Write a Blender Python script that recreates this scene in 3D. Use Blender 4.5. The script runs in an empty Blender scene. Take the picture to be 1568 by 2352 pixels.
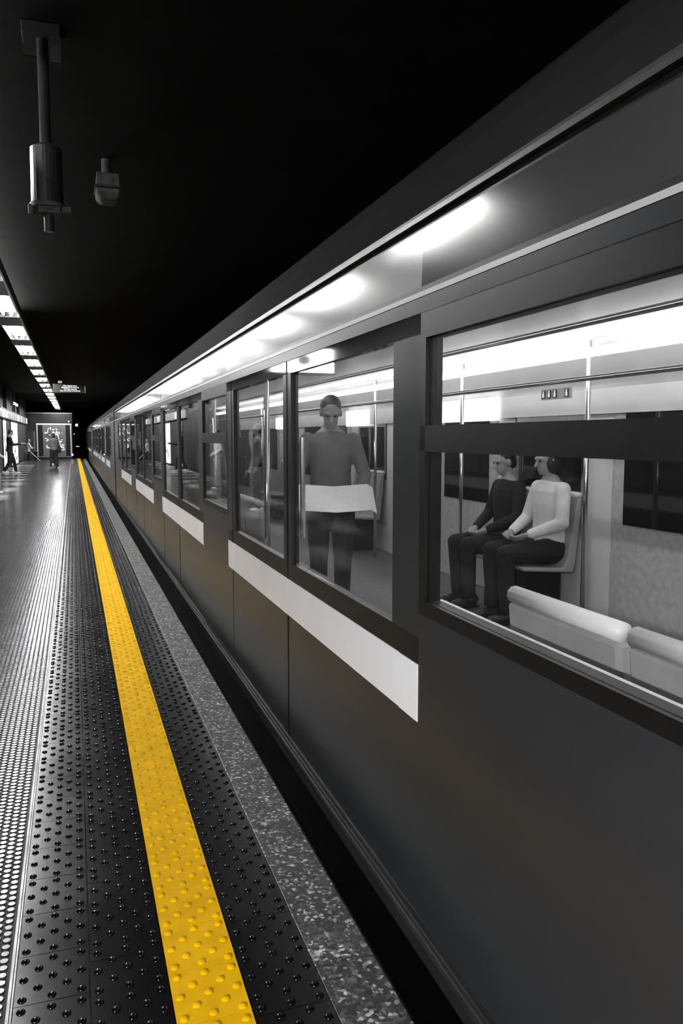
import bpy, bmesh, math, random
import numpy as np
from mathutils import Vector, Matrix
random.seed(7)
S = bpy.context.scene
COL = S.collection

# ------------------------------------------------------------------ camera, world, exposure
IMW, IMH, FPX = 1568, 2352, 1834.0
EYE = 1.45
PITCH, YAW = math.radians(5.3268), math.radians(18.4634)
cam = bpy.data.cameras.new('camera')
cam.sensor_fit = 'VERTICAL'; cam.sensor_height = 36.0
cam.lens = FPX / IMH * 36.0
cam.clip_start = 0.05; cam.clip_end = 300
camo = bpy.data.objects.new('camera', cam); COL.objects.link(camo)
camo.location = (0, 0, EYE)
camo.rotation_euler = (math.pi / 2 - PITCH, 0, -YAW)
S.camera = camo
w = bpy.data.worlds.new('world'); S.world = w; w.use_nodes = True
w.node_tree.nodes['Background'].inputs[0].default_value = (0.5, 0.5, 0.5, 1)
w.node_tree.nodes['Background'].inputs[1].default_value = 0.0
S.view_settings.view_transform = 'Standard'
S.view_settings.look = 'None'
S.view_settings.gamma = 1.0
S.view_settings.use_curve_mapping = False
S.view_settings.exposure = 0.38
LAMP_E = 115.0       # platform tubes ahead
REAR_E = 1000.0       # added fill lamp behind the camera
CAR_E = 4.6          # car ceiling diffusers

# ------------------------------------------------------------------ materials
MATS = {}
def mat(name, col, rough=0.5, metal=0.0, var=0.15, scale=20.0, bump=0.0, bscale=60.0, emit=0.0, spec=0.5, coat=0.0, rvar=0.0, stretch=(1, 1, 1)):
    if name in MATS: return MATS[name]
    if not isinstance(col, (tuple, list)): col = (col, col, col)
    m = bpy.data.materials.new(name); m.use_nodes = True
    nt = m.node_tree; N = nt.nodes; L = nt.links
    b = N['Principled BSDF']
    tc = N.new('ShaderNodeTexCoord'); mp = N.new('ShaderNodeMapping'); mp.inputs['Scale'].default_value = stretch
    L.new(tc.outputs['Object'], mp.inputs['Vector'])
    nz = N.new('ShaderNodeTexNoise'); nz.inputs['Scale'].default_value = scale; nz.inputs['Detail'].default_value = 4
    L.new(mp.outputs[0], nz.inputs['Vector'])
    cr = N.new('ShaderNodeValToRGB')
    cr.color_ramp.elements[0].position = 0.3; cr.color_ramp.elements[1].position = 0.7
    cr.color_ramp.elements[0].color = tuple(max(0, c * (1 - var)) for c in col) + (1,)
    cr.color_ramp.elements[1].color = tuple(min(1, c * (1 + var)) for c in col) + (1,)
    L.new(nz.outputs['Fac'], cr.inputs[0]); L.new(cr.outputs[0], b.inputs['Base Color'])
    b.inputs['Roughness'].default_value = rough; b.inputs['Metallic'].default_value = metal
    b.inputs['Specular IOR Level'].default_value = spec
    b.inputs['Coat Weight'].default_value = coat; b.inputs['Coat Roughness'].default_value = 0.08
    if rvar:
        mr = N.new('ShaderNodeMapRange'); mr.inputs['To Min'].default_value = max(0.02, rough - rvar); mr.inputs['To Max'].default_value = min(1, rough + rvar)
        n2 = N.new('ShaderNodeTexNoise'); n2.inputs['Scale'].default_value = scale * 0.4; n2.inputs['Detail'].default_value = 5
        L.new(mp.outputs[0], n2.inputs['Vector']); L.new(n2.outputs['Fac'], mr.inputs[0]); L.new(mr.outputs[0], b.inputs['Roughness'])
    if bump:
        bn = N.new('ShaderNodeBump'); bn.inputs['Strength'].default_value = bump; bn.inputs['Distance'].default_value = 0.002
        nb = N.new('ShaderNodeTexNoise'); nb.inputs['Scale'].default_value = bscale; nb.inputs['Detail'].default_value = 3
        L.new(mp.outputs[0], nb.inputs['Vector']); L.new(nb.outputs['Fac'], bn.inputs['Height']); L.new(bn.outputs[0], b.inputs['Normal'])
    if emit:
        L.new(cr.outputs[0], b.inputs['Emission Color']); b.inputs['Emission Strength'].default_value = emit
    MATS[name] = m
    return m

def glass_mat(name, tint=0.9, rough=0.02, refl=1.0):
    m = bpy.data.materials.new(name); m.use_nodes = True
    nt = m.node_tree; N = nt.nodes; L = nt.links
    for n in list(N): N.remove(n)
    out = N.new('ShaderNodeOutputMaterial'); tr = N.new('ShaderNodeBsdfTransparent'); gl = N.new('ShaderNodeBsdfGlossy')
    tr.inputs[0].default_value = (tint, tint, tint, 1)
    gl.inputs['Roughness'].default_value = rough
    lw = N.new('ShaderNodeLayerWeight'); lw.inputs['Blend'].default_value = 0.5
    pw = N.new('ShaderNodeMath'); pw.operation = 'POWER'; pw.inputs[1].default_value = 5.0
    fr = N.new('ShaderNodeMath'); fr.operation = 'MULTIPLY_ADD'; fr.inputs[1].default_value = 0.96; fr.inputs[2].default_value = 0.04
    L.new(lw.outputs['Facing'], pw.inputs[0]); L.new(pw.outputs[0], fr.inputs[0])
    mu = N.new('ShaderNodeMath'); mu.operation = 'MULTIPLY'; mu.inputs[1].default_value = refl; mu.use_clamp = True
    mx = N.new('ShaderNodeMixShader')
    L.new(fr.outputs[0], mu.inputs[0]); L.new(mu.outputs[0], mx.inputs[0]); L.new(tr.outputs[0], mx.inputs[1]); L.new(gl.outputs[0], mx.inputs[2]); L.new(mx.outputs[0], out.inputs[0])
    return m

M_CEIL = mat('soot black ceiling', 0.006, 0.95, var=0.3, scale=3, spec=0.1)
M_DARKWALL = mat('dark wall cladding', 0.02, 0.6, var=0.3, scale=5, stretch=(1, 3, 0.3))
M_ENDWALL = mat('end wall cladding', 0.006, 0.5, var=0.2, scale=3)
M_BLACK = mat('black enamel', 0.006, 0.4, var=0.2, spec=0.25)
M_RUBBER = mat('black tactile rubber', 0.003, 0.21, var=0.5, scale=6, bump=0.03, bscale=220, rvar=0.06, spec=0.20)
M_YELLOW = mat('yellow tactile rubber', (0.84, 0.47, 0.001), 0.6, var=0.12, scale=9, bump=0.05, bscale=160, rvar=0.06, spec=0.10)
M_YELLOW.node_tree.nodes['Principled BSDF'].inputs['Specular Tint'].default_value = (1, 0.75, 0.1, 1)
M_STUD = mat('worn grey stud rubber', 0.03, 0.20, var=0.35, scale=12, rvar=0.05, spec=0.5)
M_STUDBASE = mat('dark rubber between studs', 0.02, 0.5, var=0.35, scale=6, rvar=0.06, spec=0.12, bump=0.3, bscale=60)
M_GROUT = mat('dirty floor rubber', 0.012, 0.5, var=0.4, scale=14)
M_STEEL = mat('brushed steel', 0.55, 0.28, 1.0, var=0.1, scale=30)
M_TRIM = mat('steel edging', 0.22, 0.4, 1.0, var=0.5, scale=8)
M_PAINT = mat('car body paint', (0.024, 0.0248, 0.0268), 0.3, 0.0, spec=0.18, var=0.06, scale=4, rvar=0.05, stretch=(1, 0.3, 1))
M_PANEL = mat('cantrail panel', 0.045, 0.14, 0.0, spec=0.3, var=0.08, scale=4, stretch=(1, 0.2, 1))
M_HEADER = mat('pale door header', 0.36, 0.14, 0.0, var=.04, scale=3, spec=0.4)
M_GUTTER = mat('gutter metal', 0.12, 0.4, 0.6)
M_ROOF = mat('car roof paint', 0.018, 0.85, 0.0, spec=0.03, var=0.15, scale=5)
M_WHITE = mat('white livery band', (0.90, 0.91, 0.95), 0.25, var=0.03, scale=3)
M_STRIPE = mat('pale livery pinstripe', 0.45, 0.3, var=0.05, scale=3)
M_SKIRT = mat('dark step plate', 0.06, 0.35, 0.5, var=0.3, scale=9, stretch=(1, 0.2, 3))
M_LINING = mat('white interior laminate', 0.72, 0.35, var=0.05, scale=5)
M_CARFLOOR = mat('car floor vinyl', 0.10, 0.5, var=0.3, scale=30)
M_SEAT = mat('moulded seat shell', 0.32, 0.3, var=0.1, scale=9)
M_POLE = mat('polished grab pole', 0.75, 0.15, 1.0, var=0.05)
M_GLASS = glass_mat('window glass', 0.92, 0.015, 1.2)
M_DARKGLASS = mat('night window', 0.01, 0.05, var=0.1)
M_REAR = mat('rear fill tube', 1.0, 0.5, var=0.01, emit=REAR_E)
M_HEADGLASS = mat('black head glass', 0.006, 0.05, var=0.1, spec=0.8)
M_TUBE = mat('fluorescent tube', 1.0, 0.5, var=0.01, emit=LAMP_E)
M_DIFF = mat('car light diffuser', 1.0, 0.5, var=0.01, emit=CAR_E)
M_FIX = mat('lamp trough metal', 0.12, 0.45, 0.3, var=0.15, scale=10)
M_LIGHTBOX = mat('backlit panel', 0.9, 0.4, var=0.08, scale=2.5, emit=1.6)
M_BAND = mat('pale sign band', 0.22, 0.4, var=0.2, scale=1.2, emit=0.4)
M_SIGNDARK = mat('sign face', 0.015, 0.6, var=0.6, scale=1.6)
M_TEXT = mat('lit white lettering', 0.95, 0.4, var=0.02, emit=1.2)
M_SIGNAL = mat('signal lens', 1.0, 0.3, var=0.01, emit=9.0)
M_CONC = mat('track bed concrete', 0.02, 0.9, var=0.4, scale=8)
M_RAIL = mat('rail steel', 0.25, 0.35, 1.0, var=0.3)
M_PIPE = mat('painted grey metal', 0.03, 0.42, 0.1, var=0.3, scale=25, bump=0.3, bscale=90)
M_MOUNT = mat('dark mount metal', 0.012, 0.8, var=0.4)  # near-black tone of the plate, brackets and upper pole
M_DUSTY = mat('dusty grey housing', 0.07, 0.7, var=0.5, scale=18)
M_POSTER = mat('advert paper', 0.10, 0.5, var=0.3, scale=1, emit=0.25)
M_PETAL = mat('advert pale petals', 0.75, 0.5, var=0.15, scale=30, emit=0.45)
M_PETALD = mat('advert dark petals', 0.03, 0.5, var=0.3, scale=30)
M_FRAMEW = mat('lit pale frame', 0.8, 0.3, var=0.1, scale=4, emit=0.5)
M_SKIN = mat('skin', 0.32, 0.5, var=0.05, scale=30)
M_HAIR = mat('dark hair', 0.012, 0.5, var=0.4, scale=80, stretch=(1, 1, 0.2))
M_HAIRG = mat('grey hair', 0.3, 0.6, var=0.4, scale=80, stretch=(1, 1, 0.2))
M_CWHITE = mat('white cotton', 0.75, 0.8, var=0.08, scale=18, bump=0.3, bscale=40)
M_CGREY = mat('grey cotton', 0.16, 0.85, var=0.15, scale=18, bump=0.3, bscale=40)
M_CMID = mat('pale grey trousers', 0.34, 0.85, var=0.12, scale=14, bump=0.3, bscale=40)
M_CBLACK = mat('black cloth', 0.010, 0.85, var=0.3, scale=18, bump=0.3, bscale=40)
M_SHOEW = mat('white shoe', 0.8, 0.5, var=0.08)
M_SHOED = mat('dark shoe', 0.02, 0.4, var=0.2)
M_PAPER = mat('newsprint', 0.85, 0.8, var=0.08, scale=60)

# granite: its own speckled pattern
def granite():
    m = bpy.data.materials.new('speckled granite'); m.use_nodes = True
    nt = m.node_tree; N = nt.nodes; L = nt.links; b = N['Principled BSDF']
    tc = N.new('ShaderNodeTexCoord')
    v = N.new('ShaderNodeTexVoronoi'); v.inputs['Scale'].default_value = 95
    L.new(tc.outputs['Object'], v.inputs['Vector'])
    sep = N.new('ShaderNodeSeparateColor'); L.new(v.outputs['Color'], sep.inputs[0])
    cr = N.new('ShaderNodeValToRGB'); e = cr.color_ramp.elements
    e[0].position = 0.0; e[0].color = (0.015, 0.015, 0.015, 1); e[1].position = 1.0; e[1].color = (0.62, 0.62, 0.62, 1)
    k = cr.color_ramp.elements.new(0.55); k.color = (0.045, 0.045, 0.045, 1)
    k = cr.color_ramp.elements.new(0.85); k.color = (0.14, 0.14, 0.14, 1)
    L.new(sep.outputs[0], cr.inputs[0])
    n = N.new('ShaderNodeTexNoise'); n.inputs['Scale'].default_value = 9; n.inputs['Detail'].default_value = 6
    L.new(tc.outputs['Object'], n.inputs['Vector'])
    mr = N.new('ShaderNodeMapRange'); mr.inputs['From Min'].default_value = 0.3; mr.inputs['From Max'].default_value = 0.7
    mr.inputs['To Min'].default_value = 0.55; mr.inputs['To Max'].default_value = 1.5
    L.new(n.outputs['Fac'], mr.inputs[0])
    mx = N.new('ShaderNodeVectorMath'); mx.operation = 'SCALE'
    L.new(cr.outputs[0], mx.inputs[0]); L.new(mr.outputs[0], mx.inputs['Scale']); L.new(mx.outputs[0], b.inputs['Base Color'])
    b.inputs['Roughness'].default_value = 0.45
    bn = N.new('ShaderNodeBump'); bn.inputs['Strength'].default_value = 0.25; bn.inputs['Distance'].default_value = 0.002
    L.new(sep.outputs[1], bn.inputs['Height']); L.new(bn.outputs[0], b.inputs['Normal'])
    return m
M_STONE = granite()

# ------------------------------------------------------------------ mesh helpers
class MB:
    def __init__(s): s.v = []; s.f = []
    def add(s, vs, fs):
        o = len(s.v); s.v += [tuple(p) for p in vs]; s.f += [tuple(i + o for i in f) for f in fs]; return s
    def box(s, x0, x1, y0, y1, z0, z1):
        vs = [(x, y, z) for z in (z0, z1) for y in (y0, y1) for x in (x0, x1)]
        return s.add(vs, [(0, 2, 3, 1), (4, 5, 7, 6), (0, 1, 5, 4), (2, 6, 7, 3), (0, 4, 6, 2), (1, 3, 7, 5)])
    def prism(s, prof, y0, y1):           # closed profile in x,z swept along y
        n = len(prof)
        vs = [(x, y0, z) for x, z in prof] + [(x, y1, z) for x, z in prof]
        fs = [(i, (i + 1) % n, n + (i + 1) % n, n + i) for i in range(n)]
        return s.add(vs, fs + [tuple(range(n))[::-1], tuple(range(n, 2 * n))])
    def cap(s, p0, r0, p1, r1, n=12, h=3):  # tapered capsule
        p0 = Vector(p0); p1 = Vector(p1); d = p1 - p0; L = d.length; d = d / L if L > 1e-9 else Vector((0, 0, 1))
        a = d.orthogonal().normalized(); b = d.cross(a)
        rings = []
        for i in range(h, 0, -1):
            t = math.pi / 2 * i / (h + 0.35); rings.append((p0 - d * r0 * math.sin(t), r0 * math.cos(t)))
        rings += [(p0, r0), (p1, r1)]
        for i in range(1, h + 1):
            t = math.pi / 2 * i / (h + 0.35); rings.append((p1 + d * r1 * math.sin(t), r1 * math.cos(t)))
        return s.rings([[c + (a * math.cos(q) + b * math.sin(q)) * r for q in [2 * math.pi * k / n for k in range(n)]] for c, r in rings])
    def rings(s, R):
        n = len(R[0]); vs = [p for r in R for p in r]; fs = []
        for i in range(len(R) - 1):
            for k in range(n):
                fs.append((i * n + k, i * n + (k + 1) % n, (i + 1) * n + (k + 1) % n, (i + 1) * n + k))
        fs += [tuple(range(n))[::-1], tuple((len(R) - 1) * n + k for k in range(n))]
        return s.add(vs, fs)
    def tube(s, p0, p1, r, n=12, r1=None):
        p0 = Vector(p0); p1 = Vector(p1); d = (p1 - p0).normalized(); a = d.orthogonal().normalized(); b = d.cross(a)
        return s.rings([[c + (a * math.cos(q) + b * math.sin(q)) * rr for q in [2 * math.pi * k / n for k in range(n)]] for c, rr in ((p0, r), (p1, r1 or r))])
    def loft(s, L, n=20, M=None):          # list of (cx,cy,cz,rx,ry)
        R = []
        for cx, cy, cz, rx, ry in L:
            R.append([Vector((cx + rx * math.cos(2 * math.pi * k / n), cy + ry * math.sin(2 * math.pi * k / n), cz)) for k in range(n)])
        if M: R = [[M @ p for p in r] for r in R]
        return s.rings(R)
    def ell(s, c, rad, M=None, n=14, h=9):
        R = []
        for i in range(h):
            t = math.pi * (i + 0.35) / (h - 0.3) - math.pi / 2
            R.append([Vector((math.cos(t) * math.cos(2 * math.pi * k / n) * rad[0], math.cos(t) * math.sin(2 * math.pi * k / n) * rad[1], math.sin(t) * rad[2])) for k in range(n)])
        R = [[(M @ p if M else p) + Vector(c) for p in r] for r in R]
        return s.rings(R)
    def build(s, name, m, parent=None, org=(0, 0, 0), bevel=0.0, smooth=False, voxel=0.0):
        me = bpy.data.meshes.new(name)
        me.from_pydata([(v[0] - org[0], v[1] - org[1], v[2] - org[2]) for v in s.v], [], s.f)
        me.update(); o = bpy.data.objects.new(name, me); COL.objects.link(o)
        bm = bmesh.new(); bm.from_mesh(me); bmesh.ops.recalc_face_normals(bm, faces=bm.faces); bm.to_mesh(me); bm.free()
        if voxel:
            md = o.modifiers.new('v', 'REMESH'); md.mode = 'VOXEL'; md.voxel_size = voxel
            ms = o.modifiers.new('s', 'SMOOTH'); ms.iterations = 3; ms.factor = 0.5
            dg = bpy.context.evaluated_depsgraph_get()
            nm = bpy.data.meshes.new_from_object(o.evaluated_get(dg)); o.modifiers.clear(); o.data = nm; nm.name = name; me = nm
            smooth = True; nm.materials.clear()
        me.materials.append(m)
        if smooth: me.polygons.foreach_set('use_smooth', [True] * len(me.polygons))
        if bevel:
            bv = o.modifiers.new('bevel', 'BEVEL'); bv.width = bevel; bv.segments = 2; bv.limit_method = 'ANGLE'
        if parent: o.parent = parent
        return o

def tag(o, label=None, cat=None, group=None, kind=None):
    if label: o['label'] = label
    if cat: o['category'] = cat
    if group: o['group'] = group
    if kind: o['kind'] = kind
    return o
def empty(name, loc, rz=0.0):
    o = bpy.data.objects.new(name, None); COL.objects.link(o); o.location = loc; o.rotation_euler = (0, 0, rz); o.empty_display_size = 0.1
    return o
def kids(o): return [c for c in bpy.data.objects if c.parent is o]
def copy_tree(o, parent=None):
    c = o.copy(); COL.objects.link(c); c.parent = parent
    for ch in kids(o): copy_tree(ch, c)
    return c
def text(body, size, name, m, parent, M, extrude=0.002, align='CENTER'):
    cu = bpy.data.curves.new(name, 'FONT'); cu.body = body; cu.size = size; cu.extrude = extrude; cu.align_x = align; cu.align_y = 'CENTER'
    t = bpy.data.objects.new(name + '_c', cu); COL.objects.link(t)
    dg = bpy.context.evaluated_depsgraph_get()
    me = bpy.data.meshes.new_from_object(t.evaluated_get(dg)); bpy.data.objects.remove(t)
    me.transform(M); me.materials.clear(); me.materials.append(m)
    o = bpy.data.objects.new(name, me); COL.objects.link(o); o.parent = parent
    return o
FRONT = Matrix.Rotation(math.pi / 2, 4, 'X')                       # text facing -Y

def stamp(name, centres, tv, tf, m, smooth=True):                  # many copies of one small relief in ONE surface mesh
    c = np.asarray(centres, dtype=np.float64); tv = np.asarray(tv, dtype=np.float64)
    nv = len(tv); V = (c[:, None, :] + tv[None, :, :]).reshape(-1, 3)
    lens = np.array([len(f) for f in tf]); flat = np.concatenate([np.array(f) for f in tf])
    loops = (flat[None, :] + (np.arange(len(c)) * nv)[:, None]).reshape(-1)
    ll = np.tile(lens, len(c)); st = np.concatenate([[0], np.cumsum(ll)[:-1]])
    return V, loops, st, ll
def stamp_build(name, packs, m, extra=None, smooth=True):
    Vs = []; Ls = []; Ss = []; Ns = []; vo = 0; lo = 0
    if extra:
        V = np.array(extra.v, float); Ls.append(np.concatenate([np.array(f) for f in extra.f])); n = np.array([len(f) for f in extra.f])
        Vs.append(V); Ns.append(n); Ss.append(np.concatenate([[0], np.cumsum(n)[:-1]])); vo = len(V); lo = len(Ls[0])
    for V, L, s, n in packs:
        Vs.append(V); Ls.append(L + vo); Ss.append(s + lo); Ns.append(n); vo += len(V); lo += len(L)
    V = np.concatenate(Vs); L = np.concatenate(Ls).astype(np.int32); s = np.concatenate(Ss).astype(np.int32); n = np.concatenate(Ns).astype(np.int32)
    me = bpy.data.meshes.new(name); me.vertices.add(len(V)); me.vertices.foreach_set('co', V.astype(np.float32).ravel())
    me.loops.add(len(L)); me.loops.foreach_set('vertex_index', L); me.polygons.add(len(s)); me.polygons.foreach_set('loop_start', s)
    me.update(calc_edges=True); me.validate()
    ne = len(extra.f) if extra else 0
    sm = np.ones(len(me.polygons), bool); sm[:ne] = False
    me.polygons.foreach_set('use_smooth', sm if smooth else np.zeros(len(sm), bool))
    me.materials.append(m); o = bpy.data.objects.new(name, me); COL.objects.link(o)
    return o
def dome(r, h, seg, rings):
    vs = []; fs = []
    for j in range(rings):
        t = j / rings * math.pi / 2
        for k in range(seg):
            q = 2 * math.pi * k / seg; vs.append((r * math.cos(t) * math.cos(q), r * math.cos(t) * math.sin(q), h * math.sin(t)))
    vs.append((0, 0, h)); top = len(vs) - 1
    for j in range(rings - 1):
        for k in range(seg): fs.append((j * seg + k, j * seg + (k + 1) % seg, (j + 1) * seg + (k + 1) % seg, (j + 1) * seg + k))
    for k in range(seg): fs.append(((rings - 1) * seg + k, (rings - 1) * seg + (k + 1) % seg, top))
    return vs, fs
def stud(r, h, seg):
    vs = []; prof = [(r * 1.08, 0), (r, h * 0.75), (r * 0.88, h)]
    for rr, z in prof:
        for k in range(seg): q = 2 * math.pi * k / seg; vs.append((rr * math.cos(q), rr * math.sin(q), z))
    vs.append((0, 0, h)); c = len(vs) - 1; fs = []
    for j in range(2):
        for k in range(seg): fs.append((j * seg + k, j * seg + (k + 1) % seg, (j + 1) * seg + (k + 1) % seg, (j + 1) * seg + k))
    for k in range(seg): fs.append((2 * seg + k, 2 * seg + (k + 1) % seg, c))
    return vs, fs

# ------------------------------------------------------------------ large structure
Y0, Y1 = -5.5, 58.7
b = MB().box(-2.95, 0.60, Y0, Y1, -1.15, -0.012)
tag(b.build('floor', M_GROUT), kind='structure')
tag(MB().box(-4, 6, Y0 - 4, 95, -1.4, -1.15).build('floor', M_CONC), kind='structure')
b = MB()                                                            # granite coping of separate slabs
for ya, yb in [(-5.5, -0.3), (-0.3, 1.0), (1.0, 1.988), (1.988, 3.235), (3.235, 4.49), (4.49, 5.75)] + [(5.75 + 1.25 * k, min(7.0 + 1.25 * k, Y1)) for k in range(43)]:
    if yb - ya > 0.05: b.box(0.588, 0.760, ya + 0.0015, yb - 0.0015, -0.25, 0.0)
tag(b.build('trim_1', M_STONE, bevel=0.003), kind='structure')
tag(MB().box(0.60, 0.70, Y0, Y1, -1.15, -0.25).build('wall_trackside', M_CONC), kind='structure')
b = MB(); b.box(-0.205, -0.1975, Y0, Y1, -0.02, 0.004); b.box(-0.1955, -0.191, Y0, Y1, -0.02, 0.003)
tag(b.build('trim_2', M_TRIM), kind='structure')
tag(MB().box(-3.25, 5.4, Y0 - 4, 95, 3.8, 4.0).build('ceiling', M_CEIL), kind='structure')
b = MB(); b.box(-3.25, -2.95, Y0, 57.4, -0.2, 3.8)
for k in range(0, 40):
    y = 26 + 0.8 * k
    if y < 56.5: b.box(-2.95, -2.925, y, y + 0.74, 0.1, 2.30)
for y in (30, 34.5, 39, 44.6, 48): b.box(-2.95, -2.80, y, y + 0.5, 2.72, 3.8)
tag(b.build('wall_left', M_DARKWALL), kind='structure')
tag(MB().box(5.2, 5.4, Y0 - 4, 95, -1.4, 3.8).build('wall_right', M_CEIL), kind='structure')
b = MB(); b.box(-2.95, -0.06, 57.0, 57.35, 0.0, 3.05)
for x0, x1 in ((-2.93, -1.98), (-1.96, -0.98), (-0.96, -0.08)): b.box(x0, x1, 56.985, 57.0, 2.42, 3.03)
tag(b.build('wall_end', M_ENDWALL), kind='structure')
tag(MB().box(-2.95, -0.05, 56.95, 57.4, 3.05, 3.10).build('trim_3', mat('pale coping', 0.5, 0.5), bevel=0.01), kind='structure')

# studded rubber flooring
def hexgrid(y0, y1, xfun):
    out = []; dx, dy = 0.0277, 0.032; i = 0
    while True:
        x = -0.2255 - i * dx
        if x < -2.93: break
        y = y0 + (dy / 2 if i % 2 else 0)
        ys = np.arange(y, y1, dy); lim = xfun(ys); ys = ys[x > lim]
        if len(ys): out.append(np.stack([np.full(len(ys), x), ys, np.full(len(ys), 0.0)], 1))
        i += 1
    return np.concatenate(out)
tag(MB().box(-2.949, -0.206, Y0, Y1, -0.011, 0.0).build('floor', M_STUDBASE), kind='structure')
p4 = hexgrid(30.0, 56.8, lambda y: -2.94 + 0 * y)
p1 = hexgrid(1.0, 5.0, lambda y: -2.94 + 0 * y); p2 = hexgrid(5.0, 12.0, lambda y: -2.94 + 0 * y); p3 = hexgrid(12.0, 30.0, lambda y: -2.94 + 0 * y)
o = stamp_build('floor', [stamp('', p1, *stud(0.0118, 0.0042, 14), None), stamp('', p2, *stud(0.0118, 0.0042, 8), None), stamp('', p3, *stud(0.0118, 0.0042, 8), None), stamp('', p4, *stud(0.0118, 0.0042, 5), None)], M_STUD, smooth=False)
tag(o, kind='structure')

def tactile(name, x0, x1, seams, m, label, phase=0.0):
    base = MB()
    ys = seams
    for ya, yb in zip(ys[:-1], ys[1:]): base.box(x0 + 0.0012, x1 - 0.0012, ya + 0.0011, yb - 0.0011, -0.010, 0.0025)
    near = []; far = []
    w = (x1 - x0); n0 = int((Y0 + 4) / 0.2)
    k = 0
    y = Y0 + phase
    while y < Y1 - 0.2:
        for i in range(5):
            for j in range(5):
                if (i + j) % 2 == 0:
                    p = (x0 + w * (0.11 + 0.195 * i), y + 0.2055 * (0.11 + 0.195 * j), 0.0022)
                    (near if y < 7 else far).append(p)
        y += 0.2055
    o = stamp_build(name, [stamp('', near, *dome(0.0118, 0.0066, 16, 4), None), stamp('', far, *dome(0.0118, 0.0066, 8, 2), None)], m, extra=base)
    tag(o, label, 'tactile paving')
    return o
def seam(first, step): 
    k0 = math.ceil((Y0 - first) / step); s = [first + step * k for k in range(k0, int((Y1 - first) / step) + 1)]
    return [Y0] + [v for v in s if Y0 + 0.03 < v < Y1 - 0.03] + [Y1]
ph = (2.08 - Y0) % 0.2055
tactile('tactile_strip', 0.199, 0.388, seam(2.08, 0.2055), M_YELLOW, 'long bright yellow strip of domed tactile tiles running down the platform', ph)
tactile('tactile_strip', -0.190, -0.002, seam(2.074, 0.2055), M_RUBBER, 'black domed strip bordering the round-studded floor, outermost from the train', ph - 0.006)
tactile('tactile_strip', -0.001, 0.198, seam(2.20, 0.411), M_RUBBER, 'black domed strip touching the left side of the yellow strip', ph - 0.03)
tactile('tactile_strip', 0.389, 0.587, seam(2.26, 0.411), M_RUBBER, 'black domed strip between the yellow strip and the granite edge', ph + 0.02)

# lightbox reflections on the far platform floor, put in as pale cross bars
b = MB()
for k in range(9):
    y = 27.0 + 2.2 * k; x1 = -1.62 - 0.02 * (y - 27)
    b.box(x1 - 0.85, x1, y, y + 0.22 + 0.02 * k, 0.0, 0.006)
tag(b.build('floor_glare_bars', mat('pale floor glare', 0.4, 0.35, var=0.2)), kind='structure')

# track
for x in (1.60, 3.05):
    b = MB().prism([(x - .07, -1.15), (x + .07, -1.15), (x + .07, -1.13), (x + .012, -1.11), (x + .012, -1.03), (x + .035, -1.015), (x + .035, -.985), (x - .035, -.985), (x - .035, -1.015), (x - .012, -1.03), (x - .012, -1.11), (x - .07, -1.13)], Y0 - 4, 95)
    tag(b.build('rail', M_RAIL), 'steel running rail under the train, ' + ('nearer the platform' if x < 2 else 'farther from the platform'), 'rail')

# ------------------------------------------------------------------ platform lights
LX, LZ, LP = -0.91, 3.30, 3.07
trough = MB()
trough.prism([(LX - .17, LZ + .02), (LX - .19, LZ + .02), (LX - .19, LZ + .16), (LX + .19, LZ + .16), (LX + .19, LZ + .02), (LX + .17, LZ + .02), (LX + .14, LZ + .12), (LX - .14, LZ + .12)], Y0, 56.9)
for k in range(20):
    y = -2.6 + 3.07 * k
    trough.box(LX - .02, LX + .02, y, y + .04, LZ + .16, 3.8)
tr = trough.build('light_trough', M_FIX)
for k in range(-3, 15): MB().box(LX - .165, LX + .165, 12.6 + LP * (k + .5) - .53, 12.6 + LP * (k + .5) + .53, LZ + .012, LZ + .022).build('blanking_plate', M_BLACK, tr)
MB().tube((LX - .03, 3.5, LZ + .33), (LX - .03, 16, LZ + .33), .014, 10).build('glow_fill_tube', mat('uplight tube', 1, .5, var=.01, emit=46), tr)  # hidden tube added above the trough to make the ceiling glow
tag(tr, 'long grey ceiling trough carrying the row of platform lamps', 'light trough')
root = empty('fluorescent_lamp', (LX, 12.6, LZ))
tag(root, 'twin fluorescent lamp in the ceiling row, one of the repeating lit units over the platform', 'lamp', 'twin fluorescent lamps of the ceiling row')
b = MB().box(LX - .12, LX + .12, 12.6 - .98, 12.6 + .98, LZ + .085, LZ + .115)
for s in (-1, 1):
    for q in (-1, 1): b.box(LX + q * .06 - .012, LX + q * .06 + .012, 12.6 + s * .94 - .01, 12.6 + s * .94 + .01, LZ + .03, LZ + .09)
b.build('reflector', mat('white enamel reflector', 0.8, 0.4), root, (LX, 12.6, LZ))
for s in (-1, 1):
    MB().tube((LX + s * .06, 12.6 - .92, LZ + .045), (LX + s * .06, 12.6 + .92, LZ + .045), .019, 12).build('tube', M_TUBE, root, (LX, 12.6, LZ), smooth=True)
ORD = 'first second third fourth fifth sixth seventh eighth ninth tenth eleventh twelfth thirteenth fourteenth fifteenth sixteenth seventeenth'.split()
for k in range(-2, 15):
    c = root if k == 0 else copy_tree(root)
    c.location = (LX, 12.6 + LP * k, LZ)
    c['label'] = 'twin fluorescent lamp in the ceiling row, %s from the camera' % ORD[k + 2]; c['group'] = 'twin fluorescent lamps of the ceiling row'

rr = root.copy(); COL.objects.link(rr); rr.name = 'fill_lamp'; rr.location = (-2.72, -2.5, 2.3)  # unseen fill lamp, added to brighten the train side and door bands
for ch in kids(root):
    c = ch.copy(); COL.objects.link(c); c.parent = rr
    if ch.name.startswith('tube'): c.data = ch.data.copy(); c.data.materials.clear(); c.data.materials.append(M_REAR)
rr['label'] = 'added fill lamp by the left wall behind the camera'; rr.pop('group', None)
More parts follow.
